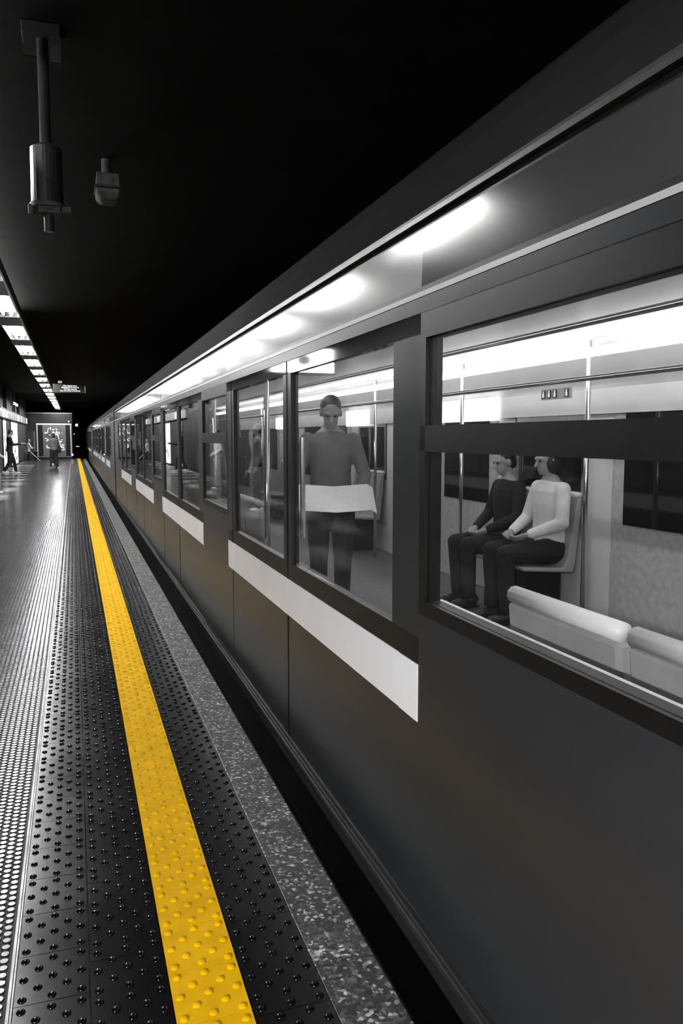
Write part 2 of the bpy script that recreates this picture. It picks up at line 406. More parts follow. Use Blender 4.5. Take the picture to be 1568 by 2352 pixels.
# ------------------------------------------------------------------ metro car (all in car coordinates of the nearest car, world metres)
CX = 2.30; CYC = (-1.96 + 17.07) / 2; CL = 24.1
CA, CB = CYC - CL / 2, CYC + CL / 2
XS = 0.92                                                            # near side plane
car = empty('metro_car', (CX, CYC, -0.0)); ORG = (CX, CYC, 0)
tag(car, 'nearest metro car beside the platform edge, large lit windows and white door bands', 'train car', 'cars of the train')
DOORS = [(-1.96 + 4.02 * i, 1.01 + 4.02 * i) for i in range(5)]; DOORS[0] = (-1.96, 0.90)
WINS = [(DOORS[i][1], DOORS[i + 1][0]) for i in range(4)] + [(DOORS[4][1], DOORS[4][1] + 1.05), (DOORS[0][0] - 1.05, DOORS[0][0])]
EX = CX * 2 - XS                                                     # far side plane
# shell
b = MB()
for ya, yb in WINS: b.box(XS, XS + .05, ya, yb, .05, .951)
for ya, yb in ((CA, WINS[5][0]), (WINS[4][1], CB)): b.box(XS, XS + .05, ya, yb, .05, 1.791)
b.box(EX - .05, EX, CA, CB, .05, .95)
for ya, yb in DOORS + [(CA, WINS[5][0]), (WINS[4][1], CB)]: b.box(EX - .05, EX, ya, yb, .95, 1.79)
b.box(EX - .05, EX, CA, CB, 1.79, 2.1)
for y in (CA, CB - .05):
    b.box(XS, 1.85, y, y + .05, .05, 2.1); b.box(2.75, EX, y, y + .05, .05, 2.1)
b.build('body_shell', M_PAINT, car, ORG)
MB().box(XS - .002, XS + .05, CA, CB, 1.792, 1.834).box(XS - .002, XS + .05, CA, CB, 1.850, 1.862).build('fascia', M_PAINT, car, ORG)
MB().box(XS - .004, XS + .04, CA, CB, 1.835, 1.849).build('pinstripe', M_STRIPE, car, ORG)
CANT = [(XS, 1.863), (XS + .05, 1.863), (XS + .06, 2.018), (XS + .005, 2.018)]
for ya, yb in DOORS: MB().prism(CANT, ya, yb).build('door_header', M_HEADER, car, ORG)
for ya, yb in WINS[:4] + [(CA, DOORS[0][0]), (DOORS[4][1], CB)]: MB().prism(CANT, ya, yb).build('cantrail_panel', M_PANEL, car, ORG)
MB().box(XS + .02, XS + .06, CA, CB, 2.018, 2.045).build('shadow_gap', M_BLACK, car, ORG)
MB().prism([(XS + .003, 2.045), (XS + .05, 2.045), (XS + .05, 2.072), (XS + .012, 2.072), (XS + .010, 2.060), (XS + .003, 2.058)], CA, CB).build('rain_gutter', M_GUTTER, car, ORG)
RP = [(.945, 2.07), (.958, 2.13), (.985, 2.20), (1.03, 2.27), (1.10, 2.335), (1.20, 2.39), (1.36, 2.44), (1.62, 2.485), (1.95, 2.51), (2.30, 2.52)]
prof = RP + [(2 * CX - x, z) for x, z in RP[::-1][1:]]
prof2 = prof + [(2 * CX - 1.0, 2.05), (2 * CX - 1.05, 2.15), (2.30, 2.30), (1.05, 2.15), (1.0, 2.05)]
ro = MB().prism(prof2, CA, CB).build('roof', M_ROOF, car, ORG, smooth=False)
for y in (CYC - 7, CYC, CYC + 7): MB().box(1.75, 2.85, y - 1.1, y + 1.1, 2.50, 2.66).build('roof_unit', M_ROOF, car, ORG, bevel=.04)
b = MB(); b.box(XS - .004, XS + .10, CA, CB, -.02, .030); b.box(XS + .012, XS + .10, CA, CB, .03, .05)
b.box(XS - .010, XS + .02, CA, CB, .018, .026)
b.box(XS - .012, XS + .01, CA, CB, -.004, .002)
b.build('door_step', M_SKIRT, car, ORG)
MB().prism([(XS + .01, -.02), (XS + .05, -.02), (XS + .20, -.55), (XS + .14, -.55)], CA, CB).box(EX - .1, EX - .02, CA, CB, -.55, .05).build('skirt', M_SKIRT, car, ORG)
MB().box(XS + .1, EX - .1, CA, CB, -.30, .04).build('underframe', M_BLACK, car, ORG)
for yc in (CYC - 8, CYC + 8):
    b = MB()
    for dy in (-1, 1):
        for x in (1.60, 3.05): b.tube((x - .06, yc + dy, -.60), (x + .06, yc + dy, -.60), .38, 28)
    b.box(1.45, 3.2, yc - 1.5, yc + 1.5, -.62, -.35)
    b.build('bogie', M_BLACK, car, ORG)
# interior
MB().box(XS + .05, EX - .05, CA + .05, CB - .05, .04, .055).build('cabin_floor', M_CARFLOOR, car, ORG)
b = MB(); b.prism([(XS + .05, 1.80), (XS + .06, 1.80), (1.22, 2.12), (EX - .30, 2.12), (EX - .06, 1.80), (EX - .05, 1.80), (EX - .05, 2.14), (XS + .06, 2.14)], CA + .05, CB - .05)
b.build('cabin_ceiling', M_LINING, car, ORG)
b = MB()
for ya, yb in WINS: b.box(XS + .051, XS + .065, ya, yb, .055, .94); b.box(EX - .066, EX - .051, ya, yb, .055, .94)
for ya, yb in ((CA + .05, WINS[5][0]), (WINS[4][1], CB - .05)): b.box(XS + .051, XS + .065, ya, yb, .055, 1.8); b.box(EX - .066, EX - .051, ya, yb, .055, 1.8)
for ya, yb in DOORS:
    b.box(EX - .075, EX - .055, ya, ya + .28, .055, 1.8); b.box(EX - .075, EX - .055, yb - .28, yb, .055, 1.8); b.box(EX - .062, EX - .052, ya + .28, yb - .28, .055, 1.8)
b.box(EX - .10, EX - .051, CA + .05, CB - .05, 1.62, 1.80)
b.build('wall_lining', M_LINING, car, ORG)
for X, zz, hw, nm in ((1.52, 2.119, .085, 'light_diffuser'), (3.24, 2.03, .06, 'light_diffuser')):
    b = MB(); y = CA + .3
    while y < CB - 1.3:
        b.prism([(X - hw, zz), (X - hw * .8, zz - .045), (X + hw * .8, zz - .045), (X + hw, zz)], y, y + 1.42); y += 1.46
    b.build(nm, M_DIFF, car, ORG)
def far_window(ya, yb):
    f = MB().box(EX - .08, EX - .06, ya + .04, yb - .04, .95, .99).box(EX - .08, EX - .06, ya + .04, yb - .04, 1.58, 1.62)
    f.box(EX - .08, EX - .06, ya + .04, ya + .08, .99, 1.58).box(EX - .08, EX - .06, yb - .08, yb - .04, .99, 1.58)
    p = f.build('far_window', M_STEEL, car, ORG)
    MB().box(EX - .07, EX - .055, ya + .08, yb - .08, .99, 1.58).build('window_pane', M_DARKGLASS, p, ORG)
for ya, yb in WINS: far_window(ya, yb)
for ya, yb in DOORS:                                                 # far side door leaves seen through the car
    for s in (0, 1):
        y0 = (ya + yb) / 2 - 1.2 + 1.2 * s
        d = MB().box(EX - .085, EX - .06, y0 + .01, y0 + 1.19, .06, 1.80).build('far_door', mat('far door paint', .45, .35), car, ORG)
        MB().box(EX - .09, EX - .078, y0 + .14, y0 + 1.06, .85, 1.66).build('door_pane', M_DARKGLASS, d, ORG)
def advert(y0, y1, z0, z1):
    o = MB().box(EX - .125, EX - .10, y0, y1, z0, z1).build('advert_panel', M_LIGHTBOX, car, ORG); return o
for y, l in ((1.2, .85), (6.3, 1.5), (9.6, .85), (13.3, 1.2)): advert(y, y + l, 1.60, 1.81)
def seat(x0, y0, dirx):                                              # moulded seat, back towards -dirx wall
    s = dirx; b = MB()
    b.prism([(x0, .44), (x0 + s * .42, .47), (x0 + s * .44, .50), (x0 + s * .08, .48), (x0 + s * .05, .55), (x0 - s * .03, 1.00), (x0 - s * .07, 1.00), (x0 - s * .02, .50)], y0 + .015, y0 + .49)
    o = b.build('seat', M_SEAT, car, ORG, bevel=.012)
    MB().box(min(x0, x0 + s * .3), max(x0, x0 + s * .3), y0 + .18, y0 + .32, .055, .45).build('seat_pedestal', M_BLACK, o, ORG)
    MB().tube((x0 - s * .05, y0 + .02, 1.02), (x0 - s * .05, y0 + .485, 1.02), .024, 10).build('seat_rail', M_LINING, o, ORG, smooth=True)
for ya, yb in WINS:
    for k in range(2):
        seat(EX - .16, ya + .02 + .505 * k, -1); seat(XS + .27, ya + .02 + .505 * k, 1)
def pole(p0, p1, r=.017):
    MB().tube(p0, p1, r, 14).build('grab_pole', M_POLE, car, ORG, smooth=True)
for ya, yb in DOORS:
    ym = (ya + yb) / 2
    for y in (ya + .40, yb - .40): pole((1.08, y, .05), (1.08, y, 2.0)); pole((3.30, y, .05), (3.30, y, 2.10))
for x, z in ((2.45, 2.02), (2.90, 1.80)): pole((x, CA + .4, z), (x, CB - .4, z), .016)
# near windows
def near_window(ya, yb):
    f = MB(); X0, X1 = XS - .001, XS + .05
    f.box(X0, X1, ya, yb, .951, .991); f.box(X0, X1, ya, yb, 1.722, 1.791); f.box(X0, X1, ya, yb, 1.411, 1.483)
    f.box(X0, X1, ya, ya + .035, .991, 1.722); f.box(X0, X1, yb - .035, yb, .991, 1.722)
    p = f.build('window', M_BLACK, car, ORG)
    MB().box(XS + .010, XS + .016, ya + .035, yb - .035, .991, 1.722).build('window_pane', M_GLASS, p, ORG)
    MB().box(XS + .045, XS + .075, ya, yb, .945, .985).build('window_sill', M_STEEL, p, ORG)
    return p
for i, (ya, yb) in enumerate(WINS):
    p = near_window(ya, yb)
    if i == 0:
        st = MB().box(XS + .006, XS + .0095, 1.355, 1.460, 1.527, 1.549).build('sticker', mat('grey sticker', .25, .5), p, ORG)
        st['label'] = 'small strip sticker with pictograms on the glass'
        for k in (0, 2, 3, 4):
            y = 1.368 + k * .0205
            pc = MB().box(XS + .0045, XS + .006, y - .006, y + .007, 1.530, 1.546).build('pictogram', mat('sticker print dark', .02, .5), st, ORG)
            pc = MB().box(XS + .0035, XS + .0045, y - .0028, y + .0028, 1.532, 1.5395).box(XS + .0035, XS + .0045, y - .0015, y + .0015, 1.5395, 1.545).build('pictogram', mat('sticker print pale', .8, .5), st, ORG)
# near doors
def panel_stack(b_paint, b_white, b_dark, b_top, ya, yb, X):
    b_paint.box(X, X + .035, ya, yb, .052, .630); b_paint.box(X, X + .035, ya, yb, .802, .808)
    b_white.box(X - .003, X + .03, ya, yb, .631, .800)
    b_dark.box(X - .001, X + .035, ya, yb, .801, .880); b_top.box(X, X + .035, ya, yb, 1.735, 1.860)
for ya, yb in DOORS:
    ym = (ya + yb) / 2
    for s in (0, 1):
        y0 = ym - 1.35 + 1.35 * s; y1 = y0 + 1.35; X = XS + .002
        bp, bw, bd, bt = MB(), MB(), MB(), MB(); panel_stack(bp, bw, bd, bt, y0 + .002, y1 - .002, X)
        bp.box(X, X + .035, y0 + .002, y0 + .07, .880, 1.735); bp.box(X, X + .035, y1 - .07, y1 - .002, .880, 1.735)
        d = bp.build('door', M_PAINT, car, ORG)
        bw.build('door_band', M_WHITE, d, ORG); bd.build('door_trim', M_BLACK, d, ORG); bt.build('door_head', M_HEADGLASS, d, ORG)
        MB().box(X + .012, X + .018, y0 + .07, y1 - .07, .880, 1.735).build('door_window', M_GLASS, d, ORG)
        ye = y1 if s == 0 else y0
        MB().box(X - .002, X + .03, ye - .006, ye + .006, .052, 1.80).build('door_seal', M_BLACK, d, ORG)
        yh = y1 - .10 if s == 0 else y0 + .10
        MB().tube((X + .045, yh, 1.0), (X + .045, yh, 1.45), .012, 8).build('door_handle', M_POLE, d, ORG)
    for y0, y1 in ((ya, ym - 1.35), (ym + 1.35, yb)):
        bp, bw, bd, bt = MB(), MB(), MB(), MB(); panel_stack(bp, bw, bd, bt, y0, y1, XS)
        bp.box(XS, XS + .05, y0, y1, .880, 1.735)
        d = bp.build('door_pillar', M_PAINT, car, ORG)
        bw.build('pillar_band', M_WHITE, d, ORG); bd.build('pillar_trim', M_BLACK, d, ORG); bt.build('pillar_head', M_HEADGLASS, d, ORG)
# gangway
b = MB()
for k in range(5): b.box(1.72 + .03 * (k % 2), 2.88 - .03 * (k % 2), CB + .06 * k, CB + .06 * k + .055, .02, 2.1)
b.build('gangway_bellows', M_BLACK, car, ORG)
c2 = copy_tree(car); c2.location.y = CYC + 24.45; tag(c2, 'middle metro car, second from the camera, behind the first coupling gap')
c3 = copy_tree(car); c3.location.y = CYC + 48.9; tag(c3, 'farthest metro car at the dark end of the platform')

# ------------------------------------------------------------------ hanging things, signs, walls
PX, PY = -0.105, 5.15
r = empty('hanging_pole_mount', (PX, PY, 3.8)); og = (PX, PY, 3.8)
tag(r, 'grey hanging ceiling pole with fat sleeve and clamp, high at upper left', 'ceiling pole')
MB().box(PX - .11, PX + .10, PY - .09, PY + .09, 3.74, 3.80).build('ceiling_plate', M_MOUNT, r, og, bevel=.006)
MB().box(PX - .10, PX - .03, PY - .11, PY - .08, 3.60, 3.72).box(PX + .04, PX + .10, PY - .11, PY - .08, 3.58, 3.72).build('bracket', M_MOUNT, r, og)
MB().tube((PX, PY, 3.74), (PX, PY, 3.15), .032, 20).build('upper_pole', M_MOUNT, r, og, smooth=False)
MB().rings([[Vector((PX + rr * math.cos(q), PY + rr * math.sin(q), z)) for q in [2 * math.pi * k / 28 for k in range(28)]] for z, rr in ((3.16, .04), (3.13, .088), (2.82, .090), (2.81, .085))]).build('sleeve', M_PIPE, r, og, smooth=False)
b = MB(); b.tube((PX, PY, 2.815), (PX, PY, 2.79), .10, 28); b.tube((PX - .09, PY - .03, 2.80), (PX - .09, PY - .03, 2.745), .018, 12); b.box(PX - .05, PX + .07, PY - .07, PY + .02, 2.755, 2.79)
b.box(PX + .05, PX + .13, PY - .05, PY, 2.77, 2.80); b.build('clamp', M_DUSTY, r, og)
MB().tube((PX + .005, PY, 2.78), (PX + .005, PY, 2.66), .028, 20).build('lower_pole', M_PIPE, r, og)
BX, BY = .335, 7.3
r = empty('hanging_camera_box', (BX, BY, 3.8)); og = (BX, BY, 3.8)
tag(r, 'small dusty box hanging from the black ceiling right of the pole', 'camera housing')
MB().tube((BX - .01, BY, 3.8), (BX - .01, BY, 3.66), .035, 14).build('bracket', M_DUSTY, r, og)
b = MB(); b.rings([[Vector((x, y, z)) for x, y in ((BX - dx, BY - dy), (BX + dx, BY - dy), (BX + dx, BY + dy), (BX - dx, BY + dy))] for z, dx, dy in ((3.66, .09, .12), (3.56, .095, .13), (3.55, .105, .14))])
b.build('housing', M_DUSTY, r, og, bevel=.012)
MB().box(BX - .108, BX + .100, BY - .15, BY + .14, 3.535, 3.548).build('seam_lip', M_PIPE, r, og)
MB().rings([[Vector((x, y, z)) for x, y in ((BX - dx, BY - dy), (BX + dx, BY - dy), (BX + dx, BY + dy), (BX - dx, BY + dy))] for z, dx, dy in ((3.535, .10, .14), (3.48, .095, .13), (3.44, .06, .09))]).build('window_dome', M_DUSTY, r, og, bevel=.02)

# warning sign hung over the platform
SY = 29.0
r = empty('warning_sign', (-.10, SY, 3.27)); og = (-.10, SY, 3.27)
tag(r, 'dark hanging sign with four lines of white lettering', 'sign')
MB().box(-.62, .42, SY, SY + .10, 2.965, 3.265).build('sign_case', M_SIGNDARK, r, og, bevel=.01)
MB().box(.415, .425, SY - .005, SY + .105, 2.97, 3.21).build('sign_edge', M_FRAMEW, r, og)
MB().box(-.60, .40, SY - .006, SY, 2.985, 3.25).build('sign_face', mat('smoked sign face', .02, .6, spec=.2, var=.5, scale=1.5), r, og)
for (tx, z, s) in (('Con segnale attivo', 3.205, .058), ('abbandonare la stazione', 3.150, .058), ('With light activated', 3.092, .052), ('leave the station immediately', 3.035, .055)):
    text(tx, s, 'lettering', M_TEXT, r, Matrix.Translation((-.06 + .10, -.010, z - 3.27)) @ FRONT)
b = MB()
for x in (-.40, .20): b.tube((x, SY + .05, 3.26), (x, SY + .05, 3.8), .018, 10)
b.build('hanger', M_DUSTY, r, og)
MB().box(-.45, -.32, SY - .02, SY + .1, 3.30, 3.36).build('ballast_box', M_FRAMEW, r, og)

# passenger screen hanging just left of the picture, mirrored in the train
r = empty('hanging_screen', (-1.70, 12.6, 2.9)); og = (-1.70, 12.6, 2.9)
tag(r, 'white passenger screen with a dark eye, seen mirrored in the train', 'screen')
MB().box(-2.24, -1.16, 12.6, 12.72, 2.46, 2.92).build('screen_case', M_BLACK, r, og, bevel=.01)
p = MB().box(-2.2, -1.2, 12.59, 12.6, 2.50, 2.88).build('screen_face', mat('bright screen', 1, .4, var=.05, scale=3, emit=9.0), r, og)
MB().ell((-1.72, 12.588, 2.70), (.14, .004, .09)).build('eye_picture', mat('screen grey', .1, .4, emit=0), p, og)
MB().tube((-1.7, 12.66, 2.9), (-1.7, 12.66, 3.8), .025, 10).build('hanger', M_DUSTY, r, og)

# advert case on the end wall
r = empty('poster_case', (-1.23, 56.95, .15)); og = (-1.23, 56.95, .15)
tag(r, 'large framed advert poster on the end wall behind the standing woman', 'poster')
MB().box(-2.27, -.17, 56.93, 56.99, .18, 2.34).build('case_back', M_BLACK, r, og)
for x in (-2.33, -.21): MB().box(x, x + .08, 56.90, 56.985, .14, 2.38).build('frame_side', mat('grey alloy frame', .5, .4, .2, emit=.12), r, og)
MB().box(-2.33, -.13, 56.89, 56.985, 2.30, 2.38).build('frame_top', M_FRAMEW, r, og)
MB().box(-2.33, -.13, 56.90, 56.985, .14, .20).build('frame_bottom', mat('dull frame rail', .2, .4), r, og)
pp = MB().box(-1.94, -.50, 56.90, 56.93, .22, 2.28).build('poster', M_POSTER, r, og)
b = MB(); bd = MB(); random.seed(11)
for k in range(48):
    a = random.uniform(0.15, 2 * math.pi); rr = .36 + random.uniform(-.14, .22)
    if 4.2 < a < 5.2: continue
    cx = -1.28 + rr * 1.05 * math.cos(a); cz = 1.48 + rr * 1.05 * math.sin(a)
    M = Matrix.Rotation(random.uniform(0, 3.1), 3, 'Y')
    (bd if k % 4 == 0 else b).ell((cx, 56.895 - .001 * (k % 5), cz), (random.uniform(.02, .045), .004, random.uniform(.05, .11)), M, 10, 5)
for k in range(14):
    t = k / 13; b.ell((-1.0 + .38 * t, 56.893, 1.25 - .62 * t + .06 * math.sin(9 * t)), (.025, .004, .06), Matrix.Rotation(.6 + t, 3, 'Y'), 8, 5)
b.build('flower_print', M_PETAL, pp, og); bd.build('flower_print', M_PETALD, pp, og)
MB().tube((-1.61, 56.90, .86), (-1.61, 56.885, .86), .135, 28).build('round_badge', M_FRAMEW, pp, og)
text('49', .17, 'badge_number', M_PETALD, pp, Matrix.Translation((-1.61 + 1.23, 56.882 - 56.95, .86 - .15)) @ FRONT)
text('IV', .20, 'poster_text', M_TEXT, pp, Matrix.Translation((-.68 + 1.23, 56.89 - 56.95, .94 - .15)) @ FRONT)
MB().box(-.80, -.60, 56.885, 56.90, .75, .77).box(-.83, -.60, 56.885, 56.90, .60, .65).build('poster_text', M_PETAL, pp, og)

# sign band along the left wall
r = empty('station_sign_band', (-2.9, 46, 2.5)); og = (-2.9, 46, 2.5)
tag(r, 'pale sign band along the left wall above the lightboxes', 'sign band')
MB().box(-2.95, -2.86, 36.0, 56.6, 2.33, 2.70).build('band', M_BAND, r, og)
MB().box(-2.95, -2.83, 36.0, 56.6, 2.70, 2.74).box(-2.95, -2.83, 36.0, 56.6, 2.29, 2.325).build('band_rail', M_BLACK, r, og)
for y0, y1, mt in ((37.4, 38.6, M_LIGHTBOX), (38.9, 40.0, M_FRAMEW), (47.2, 48.6, M_FRAMEW), (50.0, 50.8, M_FRAMEW), (55.5, 56.5, M_FRAMEW)):
    MB().box(-2.86, -2.85, y0, y1, 2.36, 2.67).build('sign_plate', mt, r, og)
MB().box(-2.85, -2.845, 38.62, 38.85, 2.36, 2.68).box(-2.85, -2.845, 49.0, 49.15, 2.36, 2.68).box(-2.85, -2.845, 50.15, 50.35, 2.40, 2.62).box(-2.85, -2.845, 38.0, 38.25, 2.4, 2.64).build('sign_mark', M_BLACK, r, og)
def lightbox(y0, y1, label, low):
    r = empty('advert_lightbox', (-2.93, (y0 + y1) / 2, 0)); og = (-2.93, (y0 + y1) / 2, 0)
    tag(r, label, 'lightbox')
    MB().box(-2.95, -2.88, y0 - .08, y1 + .08, .04, 2.28).build('box_frame', M_BLACK, r, og)
    f = MB().box(-2.88, -2.87, y0, y1, .10, 2.20).build('lit_face', M_LIGHTBOX, r, og)
    b = MB()
    for k in range(26):
        y = random.uniform(y0 + .3, y1 - .3); z = random.uniform(.2, 1.0) if low else random.uniform(.4, 2.0)
        b.ell((-2.868, y, z), (.003, random.uniform(.1, .35), random.uniform(.03, .10)), Matrix.Rotation(random.uniform(0, 3), 3, 'X'), 8, 5)
    b.build('advert_print', mat('advert grey print', .12, .5), f, og)
lightbox(42.3, 46.6, 'tall glowing white lightbox behind the walking man', True)
lightbox(37.6, 39.0, 'narrow patterned lightbox at the left picture edge', False)
r = empty('wall_light', (-2.9, 44.4, 3.2)); og = (-2.9, 44.4, 3.2)
tag(r, 'small twin tube light high on the left wall', 'wall light')
for z in (3.12, 3.20): MB().tube((-2.78, 43.4, z), (-2.78, 46.2, z), .025, 8).build('tube', mat('dim wall tube', 1, .5, emit=2.5), r, og)
MB().box(-2.95, -2.8, 43.5, 43.6, 3.05, 3.25).box(-2.95, -2.8, 45.9, 46.0, 3.05, 3.25).build('bracket', M_FIX, r, og)

r = empty('utility_cabinet', (-2.6, 56.6, 0)); og = (-2.6, 56.6, 0)
tag(r, 'grey upright cabinet behind the seated man', 'cabinet')
MB().box(-2.93, -2.42, 56.3, 56.88, .02, 1.88).build('body', mat('cabinet grey', .03, .5), r, og, bevel=.01)
MB().box(-2.47, -2.43, 56.285, 56.30, .05, 1.86).build('edge_strip', mat('cabinet pale strip', .3, .4), r, og)
MB().box(-2.88, -2.50, 56.29, 56.30, .1, 1.78).build('door', mat('cabinet door grey', .025, .45), r, og)

# tunnel signals
def signal(x, y, z, rad, label, h=1.2):
    r = empty('tunnel_signal', (x, y, z)); og = (x, y, z)
    tag(r, label, 'signal light')
    MB().tube((x, y, z), (x, y - .10, z), rad * 1.0, 20).build('lens', M_SIGNAL, r, og)
    MB().box(x - rad * 1.5, x + rad * 1.5, y, y + .15, z - rad * 1.5, z + rad * 1.5).build('signal_head', M_BLACK, r, og)
    MB().tube((x, y + .08, z - rad), (x, y + .08, z - h), .03, 10).build('post', M_BLACK, r, og)
signal(.24, 64, 2.39, .085, 'round white signal lamp shining in the dark tunnel mouth', 3.5)
signal(.05, 64.6, 1.72, .025, 'tiny white light below the round tunnel signal', 2.8)
signal(-.10, 56.8, .30, .045, 'small white marker lamp at the foot of the poster frame', .29)
signal(-.28, 56.84, 2.52, .04, 'small white lamp on the wall above the poster corner', .2)
r = empty('tunnel_step_light', (.27, 62, .80)); tag(r, 'short horizontal white light low in the tunnel mouth', 'signal light')
MB().box(.15, .38, 62, 62.05, .78, .82).build('light_bar', M_TEXT, r, (.27, 62, .80)); MB().box(.25, .29, 62.05, 62.09, -1.15, .82).build('post', M_BLACK, r, (.27, 62, .80))

# platform seat
def station_seat(x, y):
    r = empty('platform_seat', (x, y, 0)); og = (x, y, 0)
    tag(r, 'dark moulded platform seat under the seated man', 'seat')
    MB().prism([(x - .22, .42), (x + .22, .44), (x + .24, .47), (x - .16, .46), (x - .24, .92), (x - .28, .92)], y - .24, y + .24).build('seat_shell', mat('seat shell grey', .12, .4), r, og, bevel=.01)
    MB().box(x - .05, x + .05, y - .05, y + .05, 0, .43).box(x - .2, x + .2, y - .15, y + .15, 0, .03).build('pedestal', M_BLACK, r, og)

# ------------------------------------------------------------------ people
def hand(b, wr, d, nrm, s=1.0, curl=.5, side=1):
    d = Vector(d).normalized(); nrm = Vector(nrm); nrm = (nrm - d * nrm.dot(d)).normalized(); sd = d.cross(nrm) * side
    M = Matrix((sd, d, nrm)).transposed()
    b.ell(Vector(wr) + d * .052 * s, (.040 * s, .056 * s, .018 * s), M, 10, 7)
    for k, (off, ln) in enumerate(((-.030, .060), (-.010, .070), (.010, .066), (.030, .052))):
        p0 = Vector(wr) + d * .085 * s + sd * off * s
        d1 = (d * math.cos(curl * .6) + nrm * math.sin(curl * .6)); d2 = (d * math.cos(curl * 1.6) + nrm * math.sin(curl * 1.6))
        p1 = p0 + d1 * ln * .55 * s; p2 = p1 + d2 * ln * .5 * s
        b.cap(p0, .0092 * s, p1, .0086 * s, 8, 2); b.cap(p1, .0086 * s, p2, .0074 * s, 8, 2)
    t0 = Vector(wr) + d * .03 * s - sd * .030 * s; t1 = t0 + (d * .6 - sd * .7 + nrm * .3).normalized() * .035 * s; t2 = t1 + (d * .9 - sd * .1 + nrm * .5).normalized() * .030 * s
    b.cap(t0, .012 * s, t1, .0105 * s, 8, 2); b.cap(t1, .0105 * s, t2, .009 * s, 8, 2)

